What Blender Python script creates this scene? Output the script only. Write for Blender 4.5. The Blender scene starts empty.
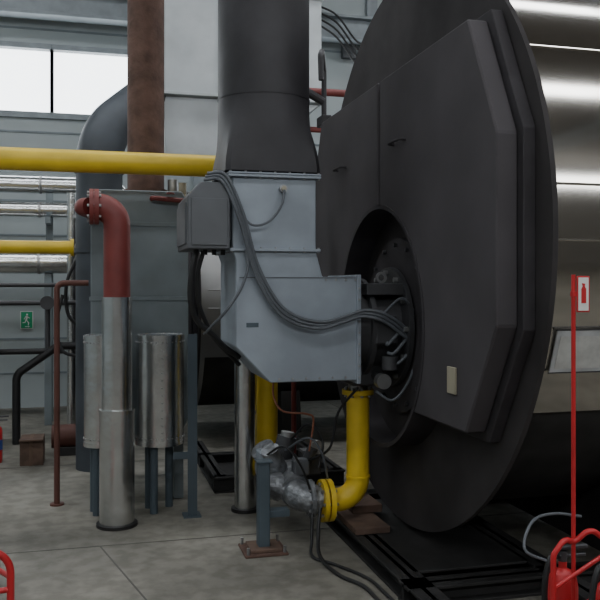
import bpy, bmesh, math, random
from mathutils import Vector, Matrix
random.seed(3)
S=bpy.context.scene
COL=S.collection

# ---------------------------------------------------------------- materials
def mat(name,col,rough=0.5,metal=0.0,var=0.12,scale=6.0,bump=0.0,bscale=40,emit=0,spec=0.5,stretch=(1,1,1),col2=None):
    m=bpy.data.materials.new(name); m.use_nodes=True
    nt=m.node_tree; b=nt.nodes['Principled BSDF']
    b.inputs['Roughness'].default_value=rough; b.inputs['Metallic'].default_value=metal
    b.inputs['Specular IOR Level'].default_value=spec
    tc=nt.nodes.new('ShaderNodeTexCoord'); mp=nt.nodes.new('ShaderNodeMapping')
    mp.inputs['Scale'].default_value=stretch
    nt.links.new(tc.outputs['Object'],mp.inputs['Vector'])
    n=nt.nodes.new('ShaderNodeTexNoise'); n.inputs['Scale'].default_value=scale; n.inputs['Detail'].default_value=6
    nt.links.new(mp.outputs['Vector'],n.inputs['Vector'])
    r=nt.nodes.new('ShaderNodeValToRGB')
    c2=col2 if col2 else tuple(min(1,c*(1+var)) for c in col)
    r.color_ramp.elements[0].position=0.35; r.color_ramp.elements[1].position=0.68
    r.color_ramp.elements[0].color=(*[c*(1-var) for c in col],1)
    r.color_ramp.elements[1].color=(*c2,1)
    nt.links.new(n.outputs['Fac'],r.inputs['Fac']); nt.links.new(r.outputs['Color'],b.inputs['Base Color'])
    if bump>0:
        n2=nt.nodes.new('ShaderNodeTexNoise'); n2.inputs['Scale'].default_value=bscale
        nt.links.new(mp.outputs['Vector'],n2.inputs['Vector'])
        bp=nt.nodes.new('ShaderNodeBump'); bp.inputs['Strength'].default_value=bump; bp.inputs['Distance'].default_value=0.02
        nt.links.new(n2.outputs['Fac'],bp.inputs['Height']); nt.links.new(bp.outputs['Normal'],b.inputs['Normal'])
    if emit:
        b.inputs['Emission Color'].default_value=(*col,1); b.inputs['Emission Strength'].default_value=emit
    return m
M={}
M['disc']=mat('black_heatproof_paint',(0.040,0.036,0.037),0.8,0.0,0.22,3,spec=.3)
M['door']=mat('charcoal_paint',(0.066,0.060,0.065),0.8,0.0,0.12,2.5,spec=.3)
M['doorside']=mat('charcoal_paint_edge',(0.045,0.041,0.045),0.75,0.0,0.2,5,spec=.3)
M['clad']=mat('stainless_cladding',(0.54,0.51,0.47),0.12,1.0,0.08,1.2,0.04,2.5)
M['clad2']=mat('dull_cladding',(0.34,0.34,0.34),0.42,0.8,0.12,2)
M['alu']=mat('aluminium_jacket',(0.66,0.67,0.67),0.27,1.0,0.08,6,0.22,9)
M['galv']=mat('galvanised_duct',(0.50,0.53,0.55),0.5,0.3,0.10,3,0.1,5)
M['grey']=mat('burner_grey_paint',(0.28,0.315,0.36),0.55,0.1,0.12,4,0.08,12)
M['greyd']=mat('control_box_grey',(0.10,0.105,0.115),0.55,0.1,0.1,5)
M['blue']=mat('blue_grey_paint',(0.18,0.21,0.225),0.6,0.1,0.14,3)
M['post']=mat('slate_post_paint',(0.070,0.093,0.112),0.6,0.1,0.14,3)
M['navy']=mat('dark_blue_duct_paint',(0.050,0.058,0.070),0.6,0.1,0.2,3)
M['black']=mat('black_duct_paint',(0.030,0.028,0.032),0.6,0.1,0.25,4,0.1,10)
M['rub']=mat('black_rubber',(0.012,0.012,0.013),0.5)
M['cable']=mat('grey_cable_jacket',(0.10,0.11,0.125),0.5)
M['yel']=mat('yellow_gas_paint',(0.72,0.50,0.03),0.45,0.0,0.10,5)
M['red']=mat('dark_red_pipe_paint',(0.18,0.034,0.030),0.55,0.0,0.15,6)
M['red2']=mat('fire_red_paint',(0.50,0.02,0.025),0.4,0.0,0.1,6)
M['rust']=mat('rusty_steel',(0.12,0.068,0.052),0.85,0.1,0.3,9,0.25,30,col2=(0.155,0.088,0.067))
M['brown']=mat('red_oxide_pipe',(0.10,0.035,0.025),0.6)
M['steel']=mat('steel_fasteners',(0.35,0.35,0.35),0.4,0.8)
M['foil']=mat('grey_valve_lagging',(0.25,0.26,0.275),0.45,0.6,0.4,16,0.75,24)
M['cast']=mat('cast_metal_dark',(0.07,0.07,0.075),0.5,0.4)
M['white']=mat('white_plate',(0.72,0.72,0.70),0.5,0,0.03)
M['plastic']=mat('document_pocket_plastic',(0.45,0.46,0.47),0.45,0,0.15,14)
M['paper']=mat('worn_paper',(0.52,0.52,0.50),0.6,0,0.12,20)
M['cream']=mat('cream_nameplate',(0.34,0.31,0.23),0.5,0,0.1)
M['green']=mat('safety_green',(0.0,0.30,0.13),0.5,0,0.02)
M['bluep']=mat('blue_plastic',(0.03,0.08,0.3),0.4)
M['wall']=mat('wall_panel_paint',(0.36,0.40,0.41),0.6,0,0.05,1.5)
M['wallf']=mat('wall_rear_sheet_paint',(0.20,0.19,0.175),0.7,0,0.08,1.5)
M['wallj']=mat('wall_panel_joint',(0.20,0.23,0.25),0.7)
M['ceil']=mat('ceiling_sheet',(0.15,0.135,0.12),0.7)
M['frame']=mat('window_frame_grey',(0.25,0.28,0.30),0.5)
M['joint']=mat('floor_joint_filler',(0.10,0.095,0.085),0.9)
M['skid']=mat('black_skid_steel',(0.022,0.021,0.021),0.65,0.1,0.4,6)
M['orange']=mat('copper_tube',(0.35,0.14,0.09),0.5,0.3)
M['card']=mat('brown_cardboard',(0.15,0.095,0.065),0.8)
M['timber']=mat('old_timber',(0.12,0.075,0.055),0.85,0,0.3,8)
M['glass']=mat('daylit_window_pane',(0.92,0.97,1.0),0.3,0,0.0,emit=4.6)
M['sky']=mat('daylit_skylight_pane',(0.95,0.97,1.0),0.3,0,0.0,emit=4.8)
m=bpy.data.materials.new('concrete_floor'); m.use_nodes=True; M['concrete']=m
nt=m.node_tree; b=nt.nodes['Principled BSDF']; b.inputs['Roughness'].default_value=.65; b.inputs['Specular IOR Level'].default_value=.3
tc=nt.nodes.new('ShaderNodeTexCoord')
def noise(sc,det): 
    n=nt.nodes.new('ShaderNodeTexNoise'); n.inputs['Scale'].default_value=sc; n.inputs['Detail'].default_value=det; nt.links.new(tc.outputs['Object'],n.inputs['Vector']); return n
def ramp(src,p0,c0,p1,c1):
    r=nt.nodes.new('ShaderNodeValToRGB'); r.color_ramp.elements[0].position=p0; r.color_ramp.elements[1].position=p1
    r.color_ramp.elements[0].color=(*c0,1); r.color_ramp.elements[1].color=(*c1,1); nt.links.new(src.outputs['Fac'],r.inputs['Fac']); return r
a_=ramp(noise(1.1,10),.38,(.165,.157,.135),.62,(.265,.25,.215)); b_=ramp(noise(9,12),.40,(.55,.54,.52),.60,(1,1,1))
mx=nt.nodes.new('ShaderNodeMix'); mx.data_type='RGBA'; mx.blend_type='MULTIPLY'; mx.inputs['Factor'].default_value=.6
nt.links.new(a_.outputs['Color'],mx.inputs[6]); nt.links.new(b_.outputs['Color'],mx.inputs[7]); nt.links.new(mx.outputs[2],b.inputs['Base Color'])
bp=nt.nodes.new('ShaderNodeBump'); bp.inputs['Strength'].default_value=.1; bp.inputs['Distance'].default_value=.01
nt.links.new(noise(45,6).outputs['Fac'],bp.inputs['Height']); nt.links.new(bp.outputs['Normal'],b.inputs['Normal'])

# ---------------------------------------------------------------- helpers
def empty(name,loc=(0,0,0)):
    e=bpy.data.objects.new(name,None); e.location=loc; e.empty_display_size=0.2; COL.objects.link(e); return e
def link(ob,m,par,smooth=False):
    COL.objects.link(ob)
    if m: ob.data.materials.append(M[m])
    if par is not None:
        ob.parent=par; ob.matrix_parent_inverse=Matrix.Translation(par.location).inverted()
    return ob
def frombm(name,bm,m,par,smooth=False):
    bmesh.ops.recalc_face_normals(bm,faces=bm.faces[:])
    me=bpy.data.meshes.new(name); bm.to_mesh(me); bm.free()
    ob=link(bpy.data.objects.new(name,me),m,par)
    if smooth: autosm(ob)
    return ob
def autosm(ob,ang=35):
    me=ob.data
    for p in me.polygons: p.use_smooth=True
    bm=bmesh.new(); bm.from_mesh(me)
    for e in bm.edges:
        if len(e.link_faces)==2 and e.calc_face_angle(0)>math.radians(ang): e.smooth=False
        elif len(e.link_faces)!=2: e.smooth=False
    bm.to_mesh(me); bm.free()
def box(name,x0,x1,y0,y1,z0,z1,m,par=None,bev=0.004):
    bm=bmesh.new()
    bmesh.ops.create_cube(bm,size=1)
    for v in bm.verts:
        v.co=Vector(((x0+x1)/2+v.co.x*(x1-x0),(y0+y1)/2+v.co.y*(y1-y0),(z0+z1)/2+v.co.z*(z1-z0)))
    if bev: bmesh.ops.bevel(bm,geom=bm.edges[:],offset=min(bev,0.3*min(x1-x0,y1-y0,z1-z0)),segments=1,affect='EDGES')
    return frombm(name,bm,m,par)
def cylbm(bm,p0,p1,r0,r1=None,n=32,cap=True):
    p0=Vector(p0);p1=Vector(p1); r1=r0 if r1 is None else r1
    d=(p1-p0); L=d.length; q=d.normalized().to_track_quat('Z','Y').to_matrix().to_4x4()
    bmesh.ops.create_cone(bm,cap_ends=cap,segments=n,radius1=r0,radius2=r1,depth=L,matrix=Matrix.Translation((p0+p1)/2)@q)
def cyl(name,p0,p1,r,m,par=None,r1=None,n=40):
    bm=bmesh.new(); cylbm(bm,p0,p1,r,r1,n); return frombm(name,bm,m,par,True)
def fillet(pts,br):
    pts=[Vector(p) for p in pts]; out=[pts[0]]
    for i in range(1,len(pts)-1):
        a,b,c=pts[i-1],pts[i],pts[i+1]; u=(a-b).normalized(); w=(c-b).normalized()
        ang=u.angle(w); 
        if ang>3.1: out.append(b); continue
        t=min(br/math.tan(ang/2),(a-b).length*.49 if i>1 else (a-b).length*.95,(c-b).length*.49 if i<len(pts)-2 else (c-b).length*.95)
        rr=t*math.tan(ang/2); bis=(u+w).normalized(); cen=b+bis*(rr/math.sin(ang/2))
        s=b+u*t-cen; e=b+w*t-cen
        tot=s.angle(e); ax=s.cross(e).normalized()
        for k in range(11): out.append(cen+Matrix.Rotation(tot*k/10,3,ax)@s)
    out.append(pts[-1]); return out
def sweep(out,r,n,name,m,par):
    bm=bmesh.new(); rings=[]; t0=(out[1]-out[0]).normalized(); up=Vector((0,0,1)) if abs(t0.z)<.9 else Vector((1,0,0))
    nrm=t0.cross(up).normalized(); prev=t0
    for i,p in enumerate(out):
        t=((out[min(i+1,len(out)-1)]-out[i]).normalized()+(out[i]-out[max(i-1,0)]).normalized()).normalized()
        q=prev.rotation_difference(t); nrm=q@nrm; nrm=(nrm-t*nrm.dot(t)).normalized(); prev=t; bn=t.cross(nrm)
        rings.append([bm.verts.new(p+(nrm*math.cos(2*math.pi*k/n)+bn*math.sin(2*math.pi*k/n))*r) for k in range(n)])
    for a,b in zip(rings,rings[1:]):
        for k in range(n): bm.faces.new((a[k],a[(k+1)%n],b[(k+1)%n],b[k]))
    bm.faces.new(rings[0]); bm.faces.new(rings[-1][::-1])
    return frombm(name,bm,m,par,True)
def pipe(name,pts,r,m,par=None,br=0.15,n=24): return sweep(fillet(pts,br),r,n,name,m,par)
def cable(name,pts,r,m,par=None):
    P=[Vector(p) for p in pts]; Q=[P[0]*2-P[1]]+P+[P[-1]*2-P[-2]]; out=[]
    for i in range(1,len(Q)-2):
        for k in range(8):
            t=k/8; a,b,c,d=Q[i-1],Q[i],Q[i+1],Q[i+2]
            out.append(0.5*((2*b)+(c-a)*t+(2*a-5*b+4*c-d)*t*t+(3*b-a-3*c+d)*t**3))
    out.append(P[-1]); return sweep(out,r,10,name,m,par)
def prism(name,prof,axis,a0,a1,m,par=None,bev=0):
    bm=bmesh.new(); f=(lambda p,a:(p[0],a,p[1])) if axis=='Y' else ((lambda p,a:(a,p[0],p[1])) if axis=='X' else (lambda p,a:(p[0],p[1],a)))
    A=[bm.verts.new(f(p,a0)) for p in prof]; B=[bm.verts.new(f(p,a1)) for p in prof]
    bm.faces.new(A); bm.faces.new(B[::-1]); n=len(prof)
    for i in range(n): bm.faces.new((A[i],A[(i+1)%n],B[(i+1)%n],B[i]))
    bmesh.ops.recalc_face_normals(bm,faces=bm.faces[:])
    if bev: bmesh.ops.bevel(bm,geom=[e for e in bm.edges if e.calc_face_angle(0)>.3],offset=bev,segments=1,affect='EDGES')
    return frombm(name,bm,m,par)
AX={'X':Vector((1,0,0)),'Y':Vector((0,1,0)),'Z':Vector((0,0,1))}
AU={'X':Vector((0,1,0)),'Y':Vector((1,0,0)),'Z':Vector((1,0,0))}
def ringbolts(name,c,axis,R,n,r,h,m,par,ph=0):
    bm=bmesh.new(); c=Vector(c); ax=AX[axis]; u=AU[axis]; w=ax.cross(u)
    for k in range(n):
        a=ph+2*math.pi*k/n; p=c+(u*math.cos(a)+w*math.sin(a))*R
        cylbm(bm,p-ax*h/2,p+ax*h/2,r,n=6)
    return frombm(name,bm,m,par)
def bolts(name,pts,d,r,h,m,par):
    bm=bmesh.new(); d=Vector(d)
    for p in pts: p=Vector(p); cylbm(bm,p-d*h/2,p+d*h/2,r,n=6)
    return frombm(name,bm,m,par)
def annulus(name,c,axis,ro,ri,h,m,par,n=72,a0=0,a1=2*math.pi):
    bm=bmesh.new(); c=Vector(c); ax=AX[axis]; u=AU[axis]; w=ax.cross(u); R=[]
    full=abs(a1-a0-2*math.pi)<1e-4; N=n if full else n+1
    for k in range(N):
        a=a0+(a1-a0)*k/n; d=u*math.cos(a)+w*math.sin(a)
        R.append([bm.verts.new(c+d*ro-ax*h/2),bm.verts.new(c+d*ro+ax*h/2),bm.verts.new(c+d*ri+ax*h/2),bm.verts.new(c+d*ri-ax*h/2)])
    for k in range(n):
        A=R[k];B=R[(k+1)%N]
        for j in range(4): bm.faces.new((A[j],A[(j+1)%4],B[(j+1)%4],B[j]))
    if not full: bm.faces.new(R[0]); bm.faces.new(R[-1][::-1])
    return frombm(name,bm,m,par,True)

# ---------------------------------------------------------------- room
XL,XR,YF,YB,H=-7.0,12.0,-5.8,11.0,7.4
FW0,FW1=5.75,6.75
box('floor',XL-.2,XR+.2,YF-.2,YB+.2,-0.15,0,'concrete',None,0)
fj=empty('floor_joint',(0,0,0))
for i,y in enumerate((-1.2,1.6,5.05,7.4)): box('strip_y%d'%i,XL,XR,y-.004,y+.004,0.0,0.002,'joint',fj,0)
for i,x in enumerate((-4.4,-1.9,3.1,5.6,8.1)): box('strip_x%d'%i,x-.004,x+.004,YF,YB,0.0,0.002,'joint',fj,0)
prism('strip_diagonal',[(.035,5.05),(.044,5.05),(.798,1.905),(.789,1.90)],'Z',0,.002,'joint',fj)
box('wall_left',XL-.2,XL,YF,YB,0,H,'wall'); box('wall_right',XR,XR+.2,YF,YB,0,H,'wallf')
wb=empty('wall_back',(0,YB,0))
box('panel_low',XL-.2,XR+.2,YB,YB+.2,0,3.83,'wall',wb,0); box('panel_high',XL-.2,XR+.2,YB,YB+.2,4.72,H,'wall',wb,0); box('panel_mid',.95,5.2,YB,YB+.2,3.83,4.72,'wall',wb,0)
zz=.45
while zz<H:
    if not(3.7<zz<4.8): box('joint_%.2f'%zz,XL,XR,YB-.012,YB,zz-.012,zz+.012,'wallj',wb,0)
    zz+=.45
for i,x in enumerate((-6,-3.9,-1.75,1.4,3.9,6.9,9.9)): box('pilaster_%d'%i,x-.08,x+.08,YB-.08,YB,0,3.75 if x<1 else H,'frame',wb,.004)
def window(n,x0,x1,y,z0,z1,dy,mull):
    e=empty('window_%d'%n,((x0+x1)/2,y,(z0+z1)/2))
    box('pane',x0,x1,y+dy*.10,y+dy*.11,z0,z1,'glass',e,0)
    box('sill',x0,x1,y-dy*.04,y+dy*.14,z0-.05,z0+.03,'frame',e); box('head',x0,x1,y-dy*.03,y+dy*.14,z1-.03,z1+.04,'frame',e)
    for k in range(mull+1):
        x=x0+(x1-x0)*k/mull; box('mullion_%d'%k,x-.022,x+.022,y-dy*.02,y+dy*.12,z0,z1,'frame',e)
window(1,XL,-.53,YB,3.83,4.72,1,4)
window(2,-.53,.95,YB,3.83,4.72,1,1)
window(3,5.2,XR,YB,3.83,4.72,1,4)
wf=empty('wall_front',(0,YF,0)); box('panel_low',XL-.2,XR+.2,YF-.2,YF,0,FW0,'wallf',wf,0); box('panel_high',XL-.2,XR+.2,YF-.2,YF,FW1,H,'wallf',wf,0)
window(4,XL,XR,YF,FW0,FW1,-1,9)
ce=empty('ceiling',(0,0,H))
sk=[(.75,1.35),(6.0,6.9)]  # second opening is an added skylight, put in to brighten the far area
y=YF-.2
for i,(a,b) in enumerate(sk+[(YB+.2,YB+.2)]):
    box('sheet_%d'%i,XL-.2,XR+.2,y,a,H,H+.12,'ceil',ce,0); y=b
for i,(a,b) in enumerate(sk):
    e=empty('window_%d'%(5+i),(2.5,(a+b)/2,H)); box('pane',XL,XR,a,b,H+.04,H+.06,'sky',e,0)  # the far pane is an added glowing surface
    for k,x in enumerate(range(-6,12,2)): box('bar_%d'%k,x-.03,x+.03,a,b,H-.02,H+.04,'frame',e)
for i,x in enumerate((-4.2,-.6,3.0,6.6,10.2)):
    e=empty('roof_truss' if i==0 else 'roof_truss.%03d'%i,(x,2,H-.4))
    box('bottom_chord',x-.05,x+.05,YF+.02,YB-.02,H-.62,H-.52,'frame',e); box('top_chord',x-.05,x+.05,YF+.02,YB-.02,H-.14,H-.02,'frame',e)
    k=0; yy=YF+.3
    while yy<YB-1:
        pipe('web_%d'%k,[(x,yy,H-.58),(x,yy+.6,H-.08)],.025,'frame',e,n=8); pipe('webb_%d'%k,[(x,yy+.6,H-.08),(x,yy+1.2,H-.58)],.025,'frame',e,n=8); yy+=1.2;k+=1
e=empty('eaves_beam',(0,10.7,5.3)); box('web',XL,XR,10.72,10.76,5.05,5.35,'frame',e); box('flange_top',XL,XR,10.62,10.86,5.33,5.37,'frame',e); box('flange_bottom',XL,XR,10.62,10.86,5.03,5.07,'frame',e)
for i,x in enumerate((-5,-2,1,4,7,10)): box('bracket_%d'%i,x-.05,x+.05,10.86,11,5.0,5.4,'frame',e)
e=empty('wall_wiring',(3.4,10.6,5))
for j in range(4): cable('wire_%d'%j,[(2.6,10.58,5.5-.05*j),(3.2,10.55,5.35-.1*j),(3.6,10.55,4.95-.1*j),(4.0,10.55,5.2-.06*j),(4.6,10.55,5.5-.05*j)],.014,'rub',e)
box('junction_box',3.45,3.65,10.9,10.99,4.85,5.1,'greyd',e)

# ---------------------------------------------------------------- boilers
def boiler(name,X0,CY,CZ,R,L,main):
    k=R/1.7; e=empty(name,(X0,CY,CZ)); ck='clad' if main else 'clad2'
    Rb=R*.92
    bm=bmesh.new(); cylbm(bm,(X0,CY,CZ),(X0+.025,CY,CZ),R,n=160)
    frombm('front_disc',bm,'disc',e,True)
    annulus('disc_backing_ring',(X0+.05,CY,CZ),'X',Rb+.03,Rb-.05,.06,ck,e,n=128)
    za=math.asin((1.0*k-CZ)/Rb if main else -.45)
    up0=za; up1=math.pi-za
    nseg=int(L/1.25)
    for i in range(nseg):
        xa=X0+.07+i*1.25
        annulus('jacket_%d'%i,(xa+.62,CY,CZ),'X',Rb,Rb-.03,1.24,ck,e,n=128,a0=up0,a1=up1)
        annulus('lap_band_%d'%i,(xa+1.24,CY,CZ),'X',Rb+.008,Rb-.01,.05,ck,e,n=96,a0=up0,a1=up1)
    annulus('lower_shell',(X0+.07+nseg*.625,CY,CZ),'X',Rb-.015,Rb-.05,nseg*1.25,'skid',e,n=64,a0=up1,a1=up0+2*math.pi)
    for j,a in enumerate((math.pi-.14,math.pi-.62,math.pi+.02)):
        cy=CY+math.cos(a)*(Rb+.001); cz=CZ+math.sin(a)*(Rb+.001)
        cyl('seam_%d'%j,(X0+.1,cy,cz),(X0+.1+nseg*1.25,cy,cz),.006,ck,e,n=8)
    cyl('rear_plate',(X0+.1+nseg*1.25,CY,CZ),(X0+.14+nseg*1.25,CY,CZ),Rb,'disc',e,n=96)
    def P(y,z): return (CY+(y-4.68)*k,CZ+(z-1.83)*k)
    zc=1.35; RR=.73
    def arc(y_from,z_from,y_to,z_to,side,rr,n=20):
        a=math.atan2(z_from-zc,(y_from-4.68)); b=math.atan2(z_to-zc,(y_to-4.68))
        if side=='R': a%=2*math.pi; b%=2*math.pi
        return [(4.68+rr*math.cos(a+(b-a)*i/n),zc+rr*math.sin(a+(b-a)*i/n)) for i in range(n+1)]
    def panel(off,gap,rr):
        ya=4.64-gap; zt=2.85+off; zb=.90-off
        dy=math.sqrt(max(rr*rr-(zc-zb)**2,0.01)); dz=math.sqrt(rr*rr-(4.68-ya)**2)
        right=[(ya,zt),(3.44-off*.7,zt),(3.16-off,2.27+off*.4),(3.16-off,1.42-off*.4),(3.46-off*.7,zb)]+arc(4.68-dy,zb,ya,zc+dz,'R',rr)
        yb=4.66+gap; dz2=math.sqrt(rr*rr-(yb-4.68)**2)
        left=[(yb,zt),(5.92+off*.7,zt),(6.2+off,2.27+off*.4),(6.2+off,1.42-off*.4),(5.90+off*.7,zb)]+arc(4.68+dy,zb,yb,zc+dz2,'L',rr)
        return [P(*p) for p in right],[P(*p) for p in left]
    r0,l0=panel(.045,.0,RR); r1,l1=panel(0,.012,RR)
    prism('door_backing_right',r0,'X',X0-.06*k,X0,'doorside',e,.004); prism('door_backing_left',l0,'X',X0-.06*k,X0,'doorside',e,.004)
    prism('door_right',r1,'X',X0-.165*k,X0-.06*k,'door',e,.008); prism('door_left',l1,'X',X0-.165*k,X0-.06*k,'door',e,.008)
    cy0,cz0=P(4.68,zc)
    annulus('throat_ring',(X0-.085*k,cy0,cz0),'X',(RR+.012)*k,(RR-.012)*k,.17*k,'doorside',e,n=96)
    annulus('throat_plate',(X0-.015,cy0,cz0),'X',.54*k,.3*k,.04,'doorside',e,n=96)
    ringbolts('throat_bolts',(X0-.04,cy0,cz0),'X',.50*k,16,.013,.03,'cast',e)
    for j,(y,z) in enumerate(((4.30,2.42),(5.40,2.42))):
        a,b=P(y-.09,z),P(y+.09,z); x=X0-.165*k
        pipe('handle_%d'%j,[(x,a[0],a[1]),(x-.04,a[0],a[1]),(x-.04,b[0],b[1]),(x,b[0],b[1])],.008,'doorside',e,br=.02,n=10)
    for j in range(2):
        xs=X0+.9+j*(L-2.2)
        prism('saddle_%d'%j,[(CY-1.1*k,.1),(CY+1.1*k,.1),(CY+1.0*k,CZ-Rb*.80),(CY+.5*k,CZ-Rb*.93),(CY-.5*k,CZ-Rb*.93),(CY-1.0*k,CZ-Rb*.80)],'X',xs,xs+.2,'skid',e)
    return e
B1=boiler('steam_boiler',1.865,4.68,1.83,1.7,7.5,True)
B2=boiler('steam_boiler.001',0.95,8.65,1.40,1.2,5.0,False)
box('rating_plate',1.688,1.6995,3.55,3.64,1.07,1.20,'cream',B1,.002)
def ibeam_y(n,x,y0,y1,z0,z1,w,m,par):
    box(n+'_web',x-.012,x+.012,y0,y1,z0,z1,m,par,0); box(n+'_top',x-w/2,x+w/2,y0,y1,z1-.015,z1,m,par,.002); box(n+'_bottom',x-w/2,x+w/2,y0,y1,z0,z0+.015,m,par,.002)
def ibeam_x(n,y,x0,x1,z0,z1,w,m,par):
    box(n+'_web',x0,x1,y-.012,y+.012,z0,z1,m,par,0); box(n+'_top',x0,x1,y-w/2,y+w/2,z1-.015,z1,m,par,.002); box(n+'_bottom',x0,x1,y-w/2,y+w/2,z0,z0+.015,m,par,.002)
e=B1
ibeam_y('skid_front_beam',1.58,3.2,5.6,0,.10,.14,'skid',e)
ibeam_y('skid_cross_beam',2.35,3.3,6.1,0,.10,.14,'skid',e)
ibeam_x('skid_rail_near',3.75,1.5,9.3,0,.10,.14,'skid',e); ibeam_x('skid_rail_far',5.5,1.5,9.3,0,.10,.14,'skid',e)
box('skid_deck_plate',1.62,2.3,3.9,5.3,.085,.10,'skid',e); box('skid_kerb',1.6,9.0,3.15,3.3,0,.07,'skid',e)
box('packing_plank',1.52,1.74,4.55,5.15,.10,.14,'timber',e); box('packing_plank_upper',1.60,1.80,4.85,5.2,.14,.19,'timber',e)
e=B2
ibeam_x('skid_front',6.15,.9,1.95,0,.12,.1,'skid',e); ibeam_x('skid_back',7.0,.9,1.95,0,.12,.1,'skid',e); ibeam_y('skid_left',.95,6.15,7.6,0,.12,.1,'skid',e); ibeam_y('skid_right',1.9,6.15,7.6,0,.12,.1,'skid',e)
box('skid_drip_plate',.98,1.88,6.2,7.3,.02,.04,'skid',e,0)

e=empty('door_davit_arm',(1.7,6.2,3.2))
pipe('post',[(1.83,6.30,2.95),(1.83,6.30,3.38)],.022,'black',e,n=12)
pipe('arm',[(1.83,6.30,3.36),(1.76,6.12,3.46),(1.70,5.95,3.38),(1.70,5.93,3.18)],.022,'black',e,br=.05,n=10)
pipe('brace',[(1.83,6.30,3.1),(1.62,6.33,3.22)],.035,'black',e,n=10); box('clevis',1.56,1.66,6.28,6.40,3.12,3.28,'black',e)
box('foot',1.79,1.87,6.22,6.38,2.9,2.98,'black',e)

# ---------------------------------------------------------------- burner
Bn=empty('gas_burner',(1.2,4.75,1.5))
y0,y1=4.47,5.03
prism('air_box',[(.78,1.25),(.98,1.04),(1.52,1.04),(1.52,1.647),(1.29,1.647),(1.25,1.80),(1.25,2.22),(.76,2.22),(.76,1.80),(.78,1.74)],'Y',y0,y1,'grey',Bn,.006)
def sqflange(n,x0,x1,ya,yb,z,h,m,par,o=.035):
    box(n,x0-o,x1+o,ya-o,yb+o,z-h/2,z+h/2,m,par,.002)
    pts=[]
    for k in range(7):
        x=x0-o/2+(x1-x0+o)*k/6; pts+= [(x,ya-o*.55,z),(x,yb+o*.55,z)]
    for k in range(1,6):
        y=ya+(yb-ya)*k/6; pts+=[(x0-o*.55,y,z),(x1+o*.55,y,z)]
    bolts(n+'_bolts',pts,(0,0,1),.007,h+.014,'steel',par)
sqflange('top_flange',.76,1.25,y0,y1,2.22,.014,'grey',Bn,.025); sqflange('top_flange_upper',.76,1.25,y0,y1,2.235,.010,'grey',Bn,.025)
sqflange('mid_flange',.765,1.25,y0,y1,1.80,.016,'grey',Bn,.022)
box('outlet_flange',1.495,1.52,y0-.02,y1+.03,1.02,1.66,'grey',Bn,.003)
pts=[(1.507,y0-.02,1.06+.065*k) for k in range(9)]+[(1.03+.08*k,y0,1.06) for k in range(6)]+[(1.31+.06*k,y0,1.63) for k in range(4)]
bolts('edge_screws',pts,(0,1,0),.007,.012,'steel',Bn)
box('cover_seam',.80,1.49,y0-.003,y0,1.64,1.645,'greyd',Bn,0)
D=empty('combustion_air_duct',(1.0,4.75,3))
bm=bmesh.new(); n=64; cx,cy=1.0,4.75; rings=[]; RD=.276
for j in range(13):
    t=j/12; z=2.25+.45*t; s=t*t*(3-2*t); ring=[]
    for k in range(n):
        a=2*math.pi*(k+.5)/n; c,si=math.cos(a),math.sin(a); q=1/max(abs(c),abs(si))
        sqx,sqy=c*q*.278,si*q*.293; ring.append(bm.verts.new((cx+sqx*(1-s)+c*RD*s,cy+sqy*(1-s)+si*RD*s,z)))
    rings.append(ring)
for A,B in zip(rings,rings[1:]):
    for k in range(n): bm.faces.new((A[k],A[(k+1)%n],B[(k+1)%n],B[k]))
frombm('transition',bm,'black',D,True)
cyl('round_duct',(cx,cy,2.70),(cx,cy,H),RD,'black',D,n=64)
annulus('duct_weld_seam',(cx,cy,2.71),'Z',RD+.003,.26,.010,'black',D); annulus('duct_band_upper',(cx,cy,3.9),'Z',RD+.004,.26,.02,'black',D)
C=Bn
prism('control_housing',[(.50,1.80),(.735,1.80),(.735,2.17),(.57,2.17),(.50,2.09)],'Y',4.40,4.93,'greyd',C,.006)
prism('control_lid',[(.49,1.83),(.50,1.83),(.50,2.06),(.49,2.06)],'Y',4.44,4.89,'greyd',C)
box('control_front_cover',.52,.72,4.392,4.40,1.82,2.08,'greyd',C,.003)
bolts('control_glands',[(.56+.05*k,4.5,1.79) for k in range(4)],(0,0,1),.014,.04,'rub',C)
box('control_bracket',.735,.76,4.5,4.9,1.85,2.1,'greyd',C)
cyl('servo',(.68,4.47,2.17),(.68,4.47,2.21),.035,'cast',C,n=16)
cyl('pressure_tap',(1.05,4.435,2.15),(1.05,4.47,2.15),.022,'steel',Bn,n=16)
cyl('pressure_tap_cap',(1.05,4.425,2.15),(1.05,4.435,2.15),.014,'cream',Bn,n=16)
cyl('combustion_head',(1.52,4.72,1.34),(1.86,4.72,1.34),.255,'cast',Bn,n=48)
annulus('head_flange',(1.60,4.72,1.34),'X',.30,.2,.03,'cast',Bn,n=48)
annulus('mounting_flange',(1.80,4.72,1.34),'X',.37,.2,.03,'cast',Bn,n=48)
ringbolts('mounting_bolts',(1.78,4.72,1.34),'X',.335,12,.016,.04,'steel',Bn)
prism('head_cradle',[(1.56,1.54),(1.80,1.54),(1.80,1.61),(1.56,1.61)],'Y',4.46,5.0,'cast',Bn,.004)
box('head_side_box',1.60,1.74,4.42,4.50,1.25,1.42,'cast',Bn,.01)
annulus('lifting_eye',(1.70,4.60,1.645),'Y',.035,.02,.014,'steel',Bn,n=24)
cyl('ignition_box',(1.70,4.45,1.10),(1.70,4.45,1.18),.05,'cast',Bn,n=20)
box('gas_inlet_block',1.52,1.72,4.62,4.88,.985,1.12,'cast',Bn,.01)
cyl('gas_pressure_switch',(1.66,4.44,1.03),(1.66,4.50,1.03),.045,'steel',Bn,n=20)
cyl('switch_bracket',(1.66,4.50,1.05),(1.66,4.63,1.05),.02,'cast',Bn,n=12)
box('type_plate',.84,.91,y0-.003,y0,1.36,1.385,'post',Bn,0)
W=Bn
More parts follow.
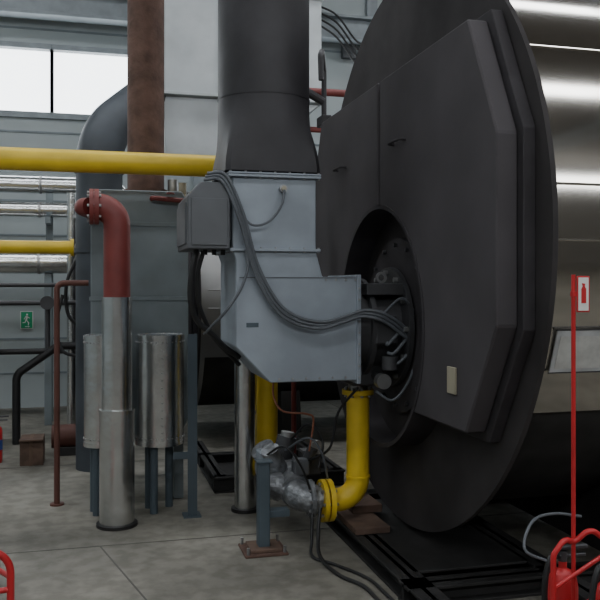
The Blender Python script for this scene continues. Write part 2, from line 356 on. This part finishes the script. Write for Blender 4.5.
base=[(.60,4.42,2.20),(.70,4.40,2.19),(.80,4.41,1.98),(.885,4.43,1.70),(1.0,4.43,1.49),(1.12,4.43,1.40),(1.27,4.42,1.37),(1.40,4.42,1.40),(1.52,4.41,1.435),(1.64,4.39,1.41),(1.76,4.40,1.33),(1.82,4.42,1.24),(1.76,4.42,1.15),(1.68,4.44,1.12)]
for i in range(3):
    o=(i-1); q=[(p[0]+o*.010,p[1]-.006*abs(o),p[2]+o*.018) for p in base]
    q[-3:]=[(1.83-.05*i,4.41,1.25+.03*i),(1.75-.04*i,4.41,1.15+.05*i),(1.68,4.44,1.12+.08*i)]
    cable('power_cable_%d'%i,q,.010,'cable',W)
cable('sensor_cable',[(1.05,4.42,2.14),(1.03,4.41,2.05),(.96,4.41,1.96),(.87,4.41,1.935),(.80,4.42,1.99)],.007,'cable',W)
cable('damper_cable',[(.83,4.43,1.80),(.84,4.42,1.70),(.80,4.42,1.58),(.72,4.42,1.46),(.66,4.5,1.38),(.62,4.6,1.32)],.008,'cable',W)
cable('loop_cable',[(1.66,4.43,1.44),(1.75,4.39,1.52),(1.84,4.4,1.42),(1.86,4.42,1.25),(1.82,4.43,1.05),(1.72,4.45,.92),(1.62,4.48,.97)],.008,'cable',W)
cable('hose_a',[(.56,4.5,1.79),(.535,4.5,1.68),(.53,4.52,1.52),(.57,4.56,1.40),(.66,4.6,1.32),(.74,4.65,1.24),(.84,4.7,1.17)],.017,'rub',Bn)
cable('hose_b',[(.60,4.5,1.79),(.57,4.52,1.66),(.58,4.55,1.5),(.63,4.6,1.38),(.70,4.65,1.27),(.85,4.75,1.12)],.013,'rub',Bn)

# ---------------------------------------------------------------- yellow gas line
G=empty('gas_supply_pipe',(0,5.7,2.45))
pipe('main_run',[(XL+.01,5.7,2.45),(1.225,5.7,2.45),(1.225,5.7,.31),(1.225,5.5,.31)],.077,'yel',G,br=.14,n=32)
for i,x in enumerate((-5.5,-3)):
    box('hanger_%d'%i,x-.015,x+.015,5.69,5.71,2.52,H,'frame',G,0); annulus('clamp_ring_%d'%i,(x,5.7,2.45),'X',.09,.07,.03,'frame',G,n=32)
def flange(n,c,ax,R,ri,h,m,par,nb=8):
    annulus(n,c,ax,R,ri,h,m,par,n=40); ringbolts(n+'_bolts',c,ax,R*.8,nb,.010,h+.03,'steel',par)
T=empty('gas_valve_train',(1.25,5.1,.3))
flange('inlet_flange',(1.225,5.47,.33),'Y',.135,.03,.04,'foil',T)
cyl('filter_body',(1.225,5.45,.33),(1.225,5.22,.36),.11,'foil',T,r1=.14,n=24)
cyl('filter_cap',(1.225,5.34,.32),(1.10,5.28,.50),.085,'foil',T,n=20)
box('valve_block',1.10,1.34,4.98,5.22,.22,.46,'foil',T,.04)
cyl('actuator_a',(1.20,5.14,.44),(1.24,5.14,.60),.065,'cast',T,n=20); cyl('actuator_b',(1.15,5.00,.42),(1.08,4.95,.56),.06,'foil',T,n=20)
cyl('actuator_cap',(1.24,5.14,.60),(1.245,5.14,.63),.045,'steel',T,n=20)
cyl('regulator',(1.225,5.0,.33),(1.225,4.84,.31),.10,'foil',T,n=24); cyl('regulator_dome',(1.13,4.92,.33),(1.03,4.9,.35),.09,'foil',T,r1=.06,n=20)
box('motor_block',1.04,1.16,5.04,5.20,.36,.52,'grey',T,.01); cyl('motor_knob',(1.10,5.02,.45),(1.10,5.04,.45),.03,'rub',T,n=16)
cyl('vent_spigot',(1.30,4.97,.42),(1.36,4.93,.56),.035,'cast',T,n=16)
flange('mid_flange',(1.225,5.21,.33),'Y',.15,.03,.03,'foil',T)
box('valve_coil',1.31,1.44,5.02,5.14,.36,.52,'cast',T,.01); box('valve_coil_b',1.22,1.32,4.86,4.95,.40,.50,'greyd',T,.01)
cyl('gauge',(1.39,4.93,.56),(1.39,4.96,.56),.045,'steel',T,n=20)
pipe('elbow_to_riser',[(1.225,4.86,.31),(1.225,4.78,.29),(1.36,4.78,.265)],.085,'foil',T,br=.06)
flange('elbow_ring',(1.30,4.78,.28),'X',.115,.05,.025,'foil',T)
R_=T
pipe('riser',[(1.36,4.78,.26),(1.61,4.78,.26),(1.61,4.78,.93)],.072,'yel',R_,br=.13,n=32)
flange('flange_low',(1.42,4.78,.26),'X',.13,.03,.03,'yel',R_); flange('flange_low_b',(1.38,4.78,.26),'X',.13,.03,.025,'yel',R_)
annulus('elbow_weld',(1.61,4.78,.40),'Z',.077,.06,.014,'yel',R_,n=32)
flange('flange_top',(1.61,4.78,.93),'Z',.10,.03,.03,'yel',R_); cyl('top_nipple',(1.61,4.78,.94),(1.61,4.78,.983),.06,'steel',R_)
Pp=empty('pipe_support_post',(.99,4.72,.27))
box('column',.955,1.025,4.68,4.76,.03,.54,'post',Pp,.006); box('base_plate',.86,1.12,4.60,4.85,0,.015,'rust',Pp,.003); box('grout_pad',.90,1.09,4.63,4.82,.015,.035,'timber',Pp,.003)
box('cap_plate',.945,1.04,4.67,4.77,.535,.545,'post',Pp,.002); box('bracket_arm',1.025,1.15,4.70,4.78,.20,.24,'post',Pp,.002)
bolts('anchor_bolts',[(.88,4.62,.03),(1.10,4.62,.03),(.88,4.83,.03),(1.10,4.83,.03)],(0,0,1),.01,.05,'steel',Pp)
e=T
cable('sensing_tube',[(1.06,4.75,1.03),(1.06,4.74,.92),(1.12,4.75,.83),(1.28,4.8,.80),(1.34,4.85,.75),(1.32,4.88,.55)],.006,'orange',e)
cable('wire_a',[(1.3,4.9,.48),(1.40,4.7,.60),(1.45,4.68,.82),(1.55,4.6,.98)],.008,'rub',e)
cable('wire_b',[(1.25,5.1,.58),(1.32,4.9,.72),(1.40,4.85,.62),(1.36,4.8,.46)],.008,'rub',e)
cable('wire_c',[(1.18,4.95,.55),(1.28,4.75,.66),(1.36,4.72,.56),(1.42,4.8,.38)],.007,'cable',e)
cable('wire_d',[(1.05,4.95,.52),(1.12,4.72,.62),(1.22,4.7,.50),(1.30,4.72,.30)],.007,'rub',e)
e=empty('floor_cable',(1.3,4.3,.05))
cable('cable_a',[(1.33,4.66,.25),(1.30,4.60,.12),(1.27,4.45,.03),(1.30,4.2,.012),(1.38,4.0,.012),(1.42,3.7,.012),(1.62,3.45,.115),(1.9,3.25,.085)],.011,'rub',e)
cable('cable_b',[(1.28,4.66,.22),(1.26,4.60,.08),(1.24,4.5,.015),(1.33,4.35,.012),(1.44,4.1,.012),(1.46,3.8,.012),(1.5,3.3,.012),(1.7,2.9,.012)],.009,'rub',e)

# ---------------------------------------------------------------- left group
E=empty('economiser_tank',(.33,6.4,1.4))
prism('casing',[(-.02,.46),(.62,.46),(.69,.6),(.69,2.22),(.64,2.30),(.03,2.30),(-.02,2.24)],'Y',6.02,6.85,'blue',E,.006)
for i,(x,yy) in enumerate(((.02,6.07),(.62,6.07),(.02,6.8),(.62,6.8))): box('leg_%d'%i,x-.035,x+.035,yy-.035,yy+.035,0,.47,'blue',E,.003)
for i,z in enumerate((.9,1.5,2.05)): box('stiffener_%d'%i,-.03,.70,6.008,6.02,z-.015,z+.015,'blue',E,.002)
pipe('red_valve_pipe',[(.42,6.02,2.24),(.42,5.96,2.24),(.72,5.96,2.22),(.72,6.1,2.22)],.018,'red',E,br=.03,n=12)
cyl('valve_handwheel',(.55,5.95,2.27),(.55,5.95,2.28),.03,'red',E,n=20); cyl('safety_valve',(.6,6.3,2.3),(.6,6.3,2.42),.04,'steel',E,n=16)
cyl('brass_cap',(.66,6.15,2.25),(.66,6.15,2.38),.03,'cream',E,n=16)
F=empty('rusty_flue_pipe',(.40,6.4,4)); cyl('flue',(.40,6.4,2.305),(.40,6.4,H),.143,'rust',F,n=48); annulus('flue_collar',(.40,6.4,2.325),'Z',.17,.14,.04,'rust',F); annulus('flue_joint',(.40,6.4,5.2),'Z',.15,.14,.05,'rust',F)
K=empty('insulated_pipe_column',(.152,5.465,.8))
cyl('lower_jacket',(.152,5.465,.015),(.152,5.465,.767),.115,'alu',K,n=48); cyl('upper_jacket',(.152,5.465,.767),(.152,5.465,1.52),.099,'alu',K,n=48)
annulus('jacket_lap',(.152,5.465,.765),'Z',.118,.09,.02,'alu',K); annulus('base_ring',(.152,5.465,.01),'Z',.135,.08,.02,'skid',K)
pipe('red_elbow_pipe',[(.152,5.465,1.52),(.152,5.465,2.12),(-.0,5.49,2.12)],.088,'red',K,br=.125,n=40)
flange('red_flange',(.02,5.487,2.12),'X',.118,.05,.03,'red',K); flange('red_flange_b',(-.012,5.487,2.12),'X',.118,.02,.028,'red',K)
pipe('inlet_stub',[(-.03,5.487,2.12),(-.07,5.52,2.12),(0.05,6.018,2.12)],.06,'red',K,br=.05)
for i,(x,yy,r) in enumerate(((.46,5.77,.168),(.06,5.80,.125))):
    e=empty('insulated_drum' if i==0 else 'insulated_drum.001',(x,yy,.86))
    cyl('jacket',(x,yy,.478),(x,yy,1.245),r,'alu',e,n=56); annulus('top_band',(x,yy,1.235),'Z',r+.004,r-.02,.03,'alu',e); annulus('bottom_band',(x,yy,.49),'Z',r+.004,r-.02,.03,'alu',e)
    ringbolts('rivets_top',(x,yy,1.249),'Z',r-.015,24,.005,.008,'steel',e)
    bm=bmesh.new()
    for k in range(28):
        a=2*math.pi*k/28
        for z in (1.2,.53): cylbm(bm,(x+math.cos(a)*(r-.002),yy+math.sin(a)*(r-.002),z),(x+math.cos(a)*(r+.005),yy+math.sin(a)*(r+.005),z),.005,n=6)
    for k in range(14): cylbm(bm,(x,yy-r+.002,.52+k*.052),(x,yy-r-.005,.52+k*.052),.005,n=6)
    frombm('rivets_side',bm,'steel',e)
    for j,a in enumerate((.8,2.4,4.2)):
        lx,ly=x+math.cos(a)*r*.6,yy+math.sin(a)*r*.6; cyl('leg_%d'%j,(lx,ly,0),(lx,ly,.48),.028,'post',e,n=12)
e=empty('pipe_rack_upright',(.65,5.56,.6))
prism('angle',[(.63,5.53),(.695,5.53),(.695,5.60),(.685,5.60),(.685,5.54),(.63,5.54)],'Z',0,1.26,'post',e); box('foot',.60,.72,5.50,5.63,0,.01,'post',e,0); box('cross',.53,.695,5.535,5.545,.40,.45,'post',e,0)
e=empty('red_oxide_riser_pipe',(-.257,6.08,.8)); pipe('pipe',[(-.257,6.08,0),(-.257,6.08,1.615),(-.035,6.08,1.615)],.021,'brown',e,br=.05,n=16); annulus('foot',(-.257,6.08,.006),'Z',.05,.02,.012,'brown',e)
e=empty('elbow_flue_duct',(.03,7.25,2)); pipe('duct',[(.05,7.25,.0),(.05,7.25,2.92),(.72,7.95,3.62)],.2,'navy',e,br=.55,n=40)
for i,z in enumerate((1.9,2.6)): annulus('band_%d'%i,(.05,7.25,z),'Z',.212,.19,.04,'navy',e)
e=empty('galvanised_exhaust_duct',(1.4,7.9,4.5))
box('vertical_duct',.64,2.17,7.55,8.3,3.38,H,'galv',e,.01)
prism('hopper',[(.64,3.38),(2.17,3.38),(1.6,2.95),(1.25,2.72),(.66,2.72)],'Y',7.6,8.25,'galv',e,.005)
for i,z in enumerate((3.4,4.4,5.3,6.2)): box('seam_flange_%d'%i,.62,2.19,7.53,8.32,z-.015,z+.015,'galv',e,.002)
for i,x in enumerate((1.15,1.66)): box('standing_seam_%d'%i,x-.006,x+.006,7.535,7.55,3.42,H,'galv',e,0)
e=empty('lagged_riser_pipe',(1.04,5.6,.8)); pipe('pipe',[(1.045,5.60,0.0),(1.045,5.60,1.5),(1.045,6.2,1.5)],.078,'alu',e,br=.14,n=32); annulus('collar',(1.045,5.60,.7),'Z',.083,.07,.02,'alu',e); annulus('base',(1.045,5.60,.012),'Z',.1,.06,.024,'skid',e)
e=empty('red_drain_pipe',(1.55,6.0,.5)); pipe('pipe',[(1.50,6.0,0),(1.50,6.0,1.05),(1.62,6.0,1.05)],.02,'red',e,br=.04,n=12)
e=empty('sprinkler_pipe',(1.9,6.9,3.3)); pipe('upper',[(1.35,6.9,3.33),(4.6,6.9,3.33)],.033,'red',e,n=16); pipe('lower',[(1.35,6.95,3.0),(4.6,6.95,3.0)],.026,'red',e,n=16)
for i,x in enumerate((1.4,4.2)): box('hanger_%d'%i,x-.01,x+.01,6.9,6.92,3.0,H,'frame',e,0)

# ---------------------------------------------------------------- background pipework, left
e=empty('gas_branch_pipe',(-3,8.1,1.97)); pipe('run',[(XL+.01,8.1,1.965),(-.20,8.1,1.965)],.063,'yel',e,n=24); annulus('end_flange',(-.20,8.1,1.965),'X',.085,.02,.03,'yel',e,n=28)
for i,x in enumerate((-5.8,-2.6)): box('stand_%d'%i,x-.03,x+.03,8.07,8.13,0,1.90,'blue',e,.003)
e=empty('insulated_header_pipe',(-3,9.6,2.2))
for i,(yy,z,r) in enumerate(((9.7,2.47,.085),(9.6,1.86,.13),(9.9,2.78,.10))):
    pipe('run_%d'%i,[(XL+.02,yy,z),(-.05+.2*i,yy,z),(-.05+.2*i,yy,.4 if i else 1.2)],r,'alu',e,br=.2,n=28)
    for k in range(7): annulus('band_%d_%d'%(i,k),(-6.6+k*1.0,yy,z),'X',r+.006,r-.01,.03,'steel',e,n=28)
for i,x in enumerate((-4.6,-2.2,-.5)):
    box('stand_%d'%i,x-.04,x+.04,9.55,9.63,0,1.73,'blue',e,.003); box('standarm_%d'%i,x-.03,x+.03,9.5,10.0,2.30,2.38,'blue',e,.003); box('standtop_%d'%i,x-.04,x+.04,9.82,9.9,0,2.68,'blue',e,.003)
e=empty('valve_manifold',(-.6,8.6,1.2))
pipe('black_loop',[(-.75,8.5,.0),(-.75,8.5,.70),(-.35,8.5,.98),(-.05,8.5,.98),(-.05,8.5,.3)],.04,'rub',e,br=.12,n=16)
pipe('black_branch',[(-1.6,8.5,.93),(-.3,8.5,.93)],.03,'rub',e,n=14)
pipe('silver_riser',[(-.22,8.6,.0),(-.22,8.6,2.55)],.045,'alu',e,n=16)
cyl('valve_body',(-.10,8.38,1.97),(-.10,8.58,1.97),.09,'steel',e,n=20)
pipe('valve_link',[(-.1,8.45,1.97),(-.1,8.45,2.3),(-.1,8.7,2.3)],.03,'steel',e,n=12,br=.04); annulus('handwheel',(-.12,8.30,1.97),'Y',.09,.07,.015,'cast',e,n=24); cyl('stem',(-.12,8.28,1.97),(-.12,8.40,1.97),.01,'steel',e,n=8)
cyl('valve_body_low',(-.45,8.42,1.42),(-.45,8.62,1.42),.07,'cast',e,n=20); pipe('valve_tie',[(-1.5,8.52,1.42),(-.1,8.52,1.42)],.025,'cast',e,n=12); pipe('vert2',[(-.45,8.52,.93),(-.45,8.52,1.42)],.025,'cast',e,n=12)
pipe('far_black_line',[(-3,8.7,1.60),(.3,8.7,1.60)],.022,'cast',e,n=12)
cable('drop_hose',[(-.30,8.4,1.5),(-.36,8.35,1.2),(-.30,8.3,.95),(-.12,8.3,.88)],.018,'rub',e)
cable('drop_hose_b',[(-.16,8.35,1.88),(-.26,8.3,1.6),(-.24,8.3,1.3),(-.08,8.3,1.15)],.018,'rub',e)
e=empty('cardboard_carton',(-.5,7.6,.15)); box('body',-.63,-.43,7.45,7.68,0,.24,'timber',e,.004); box('flap',-.63,-.43,7.38,7.45,.23,.242,'timber',e,0); box('tape',-.55,-.52,7.44,7.69,.0,.242,'card',e,0)
e=empty('floor_pump',(-.2,7.9,.15)); cyl('motor',(-.38,7.9,.17),(-.1,7.9,.17),.11,'brown',e,n=24); cyl('volute',(-.1,7.9,.17),(.0,7.9,.17),.14,'brown',e,n=24); box('pedestal',-.35,-.02,7.8,8.0,0,.08,'skid',e)
e=empty('exit_sign',(-.72,10.98,1.15))
sx=-.92; sz=1.03
box('plate',sx,sx+.16,10.965,10.985,sz,sz+.23,'white',e,0); box('field',sx+.01,sx+.15,10.958,10.965,sz+.01,sz+.22,'green',e,0)
cyl('figure_head',(sx+.085,10.952,sz+.185),(sx+.085,10.958,sz+.185),.013,'white',e,n=16)
def poly(n,pts,y,par,m='white'): prism(n,[(sx+p[0],sz+p[1]) for p in pts],'Y',y-.004,y,m,par)
poly('figure_body',[(.065,.115),(.085,.11),(.095,.165),(.075,.17)],10.957,e)
poly('figure_leg_a',[(.068,.12),(.082,.115),(.112,.08),(.105,.045),(.095,.047),(.098,.075)],10.957,e)
poly('figure_leg_b',[(.065,.12),(.078,.115),(.065,.08),(.03,.075),(.03,.085),(.057,.09)],10.957,e)
poly('figure_arms',[(.045,.125),(.05,.12),(.07,.155),(.115,.135),(.12,.142),(.085,.17),(.065,.165)],10.957,e)
poly('arrow',[(.06,.025),(.06,.035),(.10,.035),(.10,.042),(.12,.03),(.10,.018),(.10,.025)],10.957,e)
e=empty('water_softener_vessel',(-1.05,8.0,.9)); vx=-1.05; bm=bmesh.new(); R=[]; n=32
for (rr,zz) in ((.12,.55),(.15,.6),(.16,.68),(.16,1.18),(.14,1.27),(.08,1.33),(.05,1.34),(.05,1.42)): R.append([bm.verts.new((vx+rr*math.cos(2*math.pi*k/n),8.3+rr*math.sin(2*math.pi*k/n),zz)) for k in range(n)])
for a,b in zip(R,R[1:]):
    for k in range(n): bm.faces.new((a[k],a[(k+1)%n],b[(k+1)%n],b[k]))
bm.faces.new(R[0]); bm.faces.new(R[-1]); frombm('vessel',bm,'white',e,True)
for k in range(3):
    a=2.1*k+.4; cyl('leg_%d'%k,(vx+.12*math.cos(a),8.3+.12*math.sin(a),0),(vx+.12*math.cos(a),8.3+.12*math.sin(a),.62),.018,'cast',e,n=12)
def extinguisher(name,x,y,z,h,r,mt,band=None,par=None):
    e=par or empty(name,(x,y,z)); bm=bmesh.new(); prof=[(0,0),(r*.9,0),(r,.02),(r,h*.78),(r*.9,h*.86),(r*.55,h*.92),(r*.28,h*.94),(r*.28,h)]; n=28; R=[]
    for (rr,zz) in prof[1:]: R.append([bm.verts.new((x+rr*math.cos(2*math.pi*k/n),y+rr*math.sin(2*math.pi*k/n),z+zz)) for k in range(n)])
    for a,b in zip(R,R[1:]):
        for k in range(n): bm.faces.new((a[k],a[(k+1)%n],b[(k+1)%n],b[k]))
    bm.faces.new(R[0]); bm.faces.new(R[-1]); frombm('bottle',bm,mt,e,True)
    cyl('valve',(x,y,z+h),(x,y,z+h+.04),r*.3,'cast',e,n=14); box('lever',x-.02,x+.11,y-.012,y+.012,z+h+.045,z+h+.06,'cast',e,.003); box('grip',x-.02,x+.10,y-.012,y+.012,z+h+.015,z+h+.027,'cast',e,.003)
    cable('hose',[(x-.02,y,z+h+.02),(x-.07,y-.02,z+h+.02),(x-r-.04,y-.03,z+h*.8),(x-r-.03,y-.03,z+h*.4),(x-r-.02,y-.03,z+h*.15)],.012,'rub',e)
    if band: annulus('band',(x,y,z+h*.45),'Z',r+.002,r-.01,h*.25,band,e,n=28)
    return e
extinguisher('fire_extinguisher',-.85,7.67,0,.36,.055,'red2','bluep')
e=empty('red_hand_trolley',(-.6,4.1,.2))
pipe('hoop',[(-.39,4.12,.0),(-.39,4.12,.32),(-.78,4.05,.32),(-.78,4.05,0)],.018,'red2',e,br=.12,n=14); pipe('hoop_b',[(-.39,4.12,.12),(-.78,4.05,.12)],.014,'red2',e,n=12)
pipe('side_rail',[(-.39,4.12,.18),(-.5,4.5,.1)],.014,'red2',e,n=12); pipe('side_rail_b',[(-.78,4.05,.18),(-.86,4.43,.1)],.014,'red2',e,n=12)
for i,(x,yy) in enumerate(((-.51,4.52),(-.89,4.45))): cyl('wheel_%d'%i,(x-.02,yy,.09),(x+.02,yy,.09),.09,'rub',e,n=28); cyl('hub_%d'%i,(x-.025,yy,.09),(x+.025,yy,.09),.03,'red2',e,n=16)
pipe('axle',[(-.5,4.52,.09),(-.86,4.45,.09)],.012,'steel',e,n=10)

# ---------------------------------------------------------------- right: extinguisher stand
E=empty('extinguisher_stand',(1.8,2.73,.8)); px,py=1.80,2.735
cyl('pole',(px,py,0.02),(px,py,1.64),.0085,'red2',E,n=16)
annulus('foot_ring',(px,py,.015),'Z',.26,.235,.03,'red2',E,n=48)
for k in range(3):
    a=2.1*k; pipe('spoke_%d'%k,[(px,py,.02),(px+.24*math.cos(a),py+.24*math.sin(a),.02)],.01,'red2',E,n=8)
pipe('carry_hoop',[(px-.10,py-.02,.02),(px-.10,py-.02,.57),(px-.05,py-.02,.63),(px+.0,py,.60),(px+.06,py-.02,.66),(px+.14,py-.02,.60),(px+.14,py-.02,.03)],.011,'red2',E,br=.04,n=12)
pipe('cross_brace',[(px-.10,py-.02,.44),(px+.14,py-.02,.56)],.009,'red2',E,n=10); pipe('cross_brace_b',[(px-.10,py-.02,.30),(px+.14,py-.02,.42)],.009,'red2',E,n=10)
bx=px+.006
box('sign_back',bx,bx+.056,py-.014,py-.010,1.495,1.635,'red2',E,.001); box('sign_field',bx+.006,bx+.050,py-.016,py-.014,1.501,1.629,'white',E,0)
prism('pictogram_bottle',[(bx+.018,1.530),(bx+.038,1.530),(bx+.038,1.585),(bx+.032,1.595),(bx+.034,1.605),(bx+.020,1.607),(bx+.024,1.595),(bx+.018,1.585)],'Y',py-.0185,py-.016,'red2',E)
box('sign_clip',px-.008,bx+.01,py-.012,py+.010,1.555,1.575,'red2',E,.001)
extinguisher('',px+.075,py-.13,.03,.50,.065,'red2',par=E)
extinguisher('',px+.03,py+.12,.03,.46,.06,'red2',par=E)
cable('hose_main',[(px+.02,py-.2,.56),(px-.02,py-.24,.46),(px-.02,py-.25,.25),(px+.05,py-.25,.10),(px+.16,py-.24,.05)],.014,'rub',E)
cable('pale_hose',[(px-.05,py+.1,.50),(px-.14,py+.12,.55),(px-.06,py+.2,.63),(px+.05,py+.22,.65),(px+.2,py+.25,.62)],.006,'cable',E)
e=empty('document_pocket',(2.1,3.2,1.3))
Rb=1.7*.92
def onclad(z,o): return 4.68-math.sqrt(Rb*Rb-(z-1.83)**2)-o
zt,zb=1.40,1.20
for (n,x0,x1,a,b,o,m) in (('sheet',2.0,2.27,zb,zt,.020,'plastic'),('edge_top',1.995,2.275,zt-.004,zt+.002,.022,'cast'),('edge_bottom',1.995,2.275,zb-.002,zb+.004,.022,'cast'),('paper',2.02,2.25,zb+.02,zt-.03,.0215,'paper')):
    prism(n,[(onclad(a,o),a),(onclad(b,o),b),(onclad(b,o-.008),b),(onclad(a,o-.008),a)],'X',x0,x1,m,e)

# ---------------------------------------------------------------- lights
def area(name,loc,rot,sx,sy,power,col):
    l=bpy.data.lights.new(name,'AREA'); l.shape='RECTANGLE'; l.size=sx; l.size_y=sy; l.energy=power; l.color=col
    o=bpy.data.objects.new(name,l); o.location=loc; o.rotation_euler=rot; COL.objects.link(o); return o
area('skylight_daylight_near',(2.5,1.05,H-.01),(0,0,0),18,.58,270,(.94,.98,1))
area('added_fill_light_far',(2.5,6.45,H-.01),(0,0,0),18,.85,280,(.92,.97,1))  # added fill lamp under the made-up far skylight
area('window_daylight_back',(2.5,YB-.15,4.28),(math.radians(-90),0,0),18,.8,190,(.90,.96,1))
area('window_daylight_front',(2.5,YF+.08,(FW0+FW1)/2),(math.radians(90),0,0),18,.95,320,(.96,.99,1))
w=bpy.data.worlds.new('World'); S.world=w; w.use_nodes=True
w.node_tree.nodes['Background'].inputs[0].default_value=(.75,.85,1,1); w.node_tree.nodes['Background'].inputs[1].default_value=.6

cam=bpy.data.cameras.new('camera'); co=bpy.data.objects.new('camera',cam); COL.objects.link(co)
co.location=(0,0,1.6); co.rotation_euler=(math.radians(90),0,math.radians(-14.48)); cam.sensor_width=36; cam.lens=48; cam.shift_y=-.025
S.camera=co
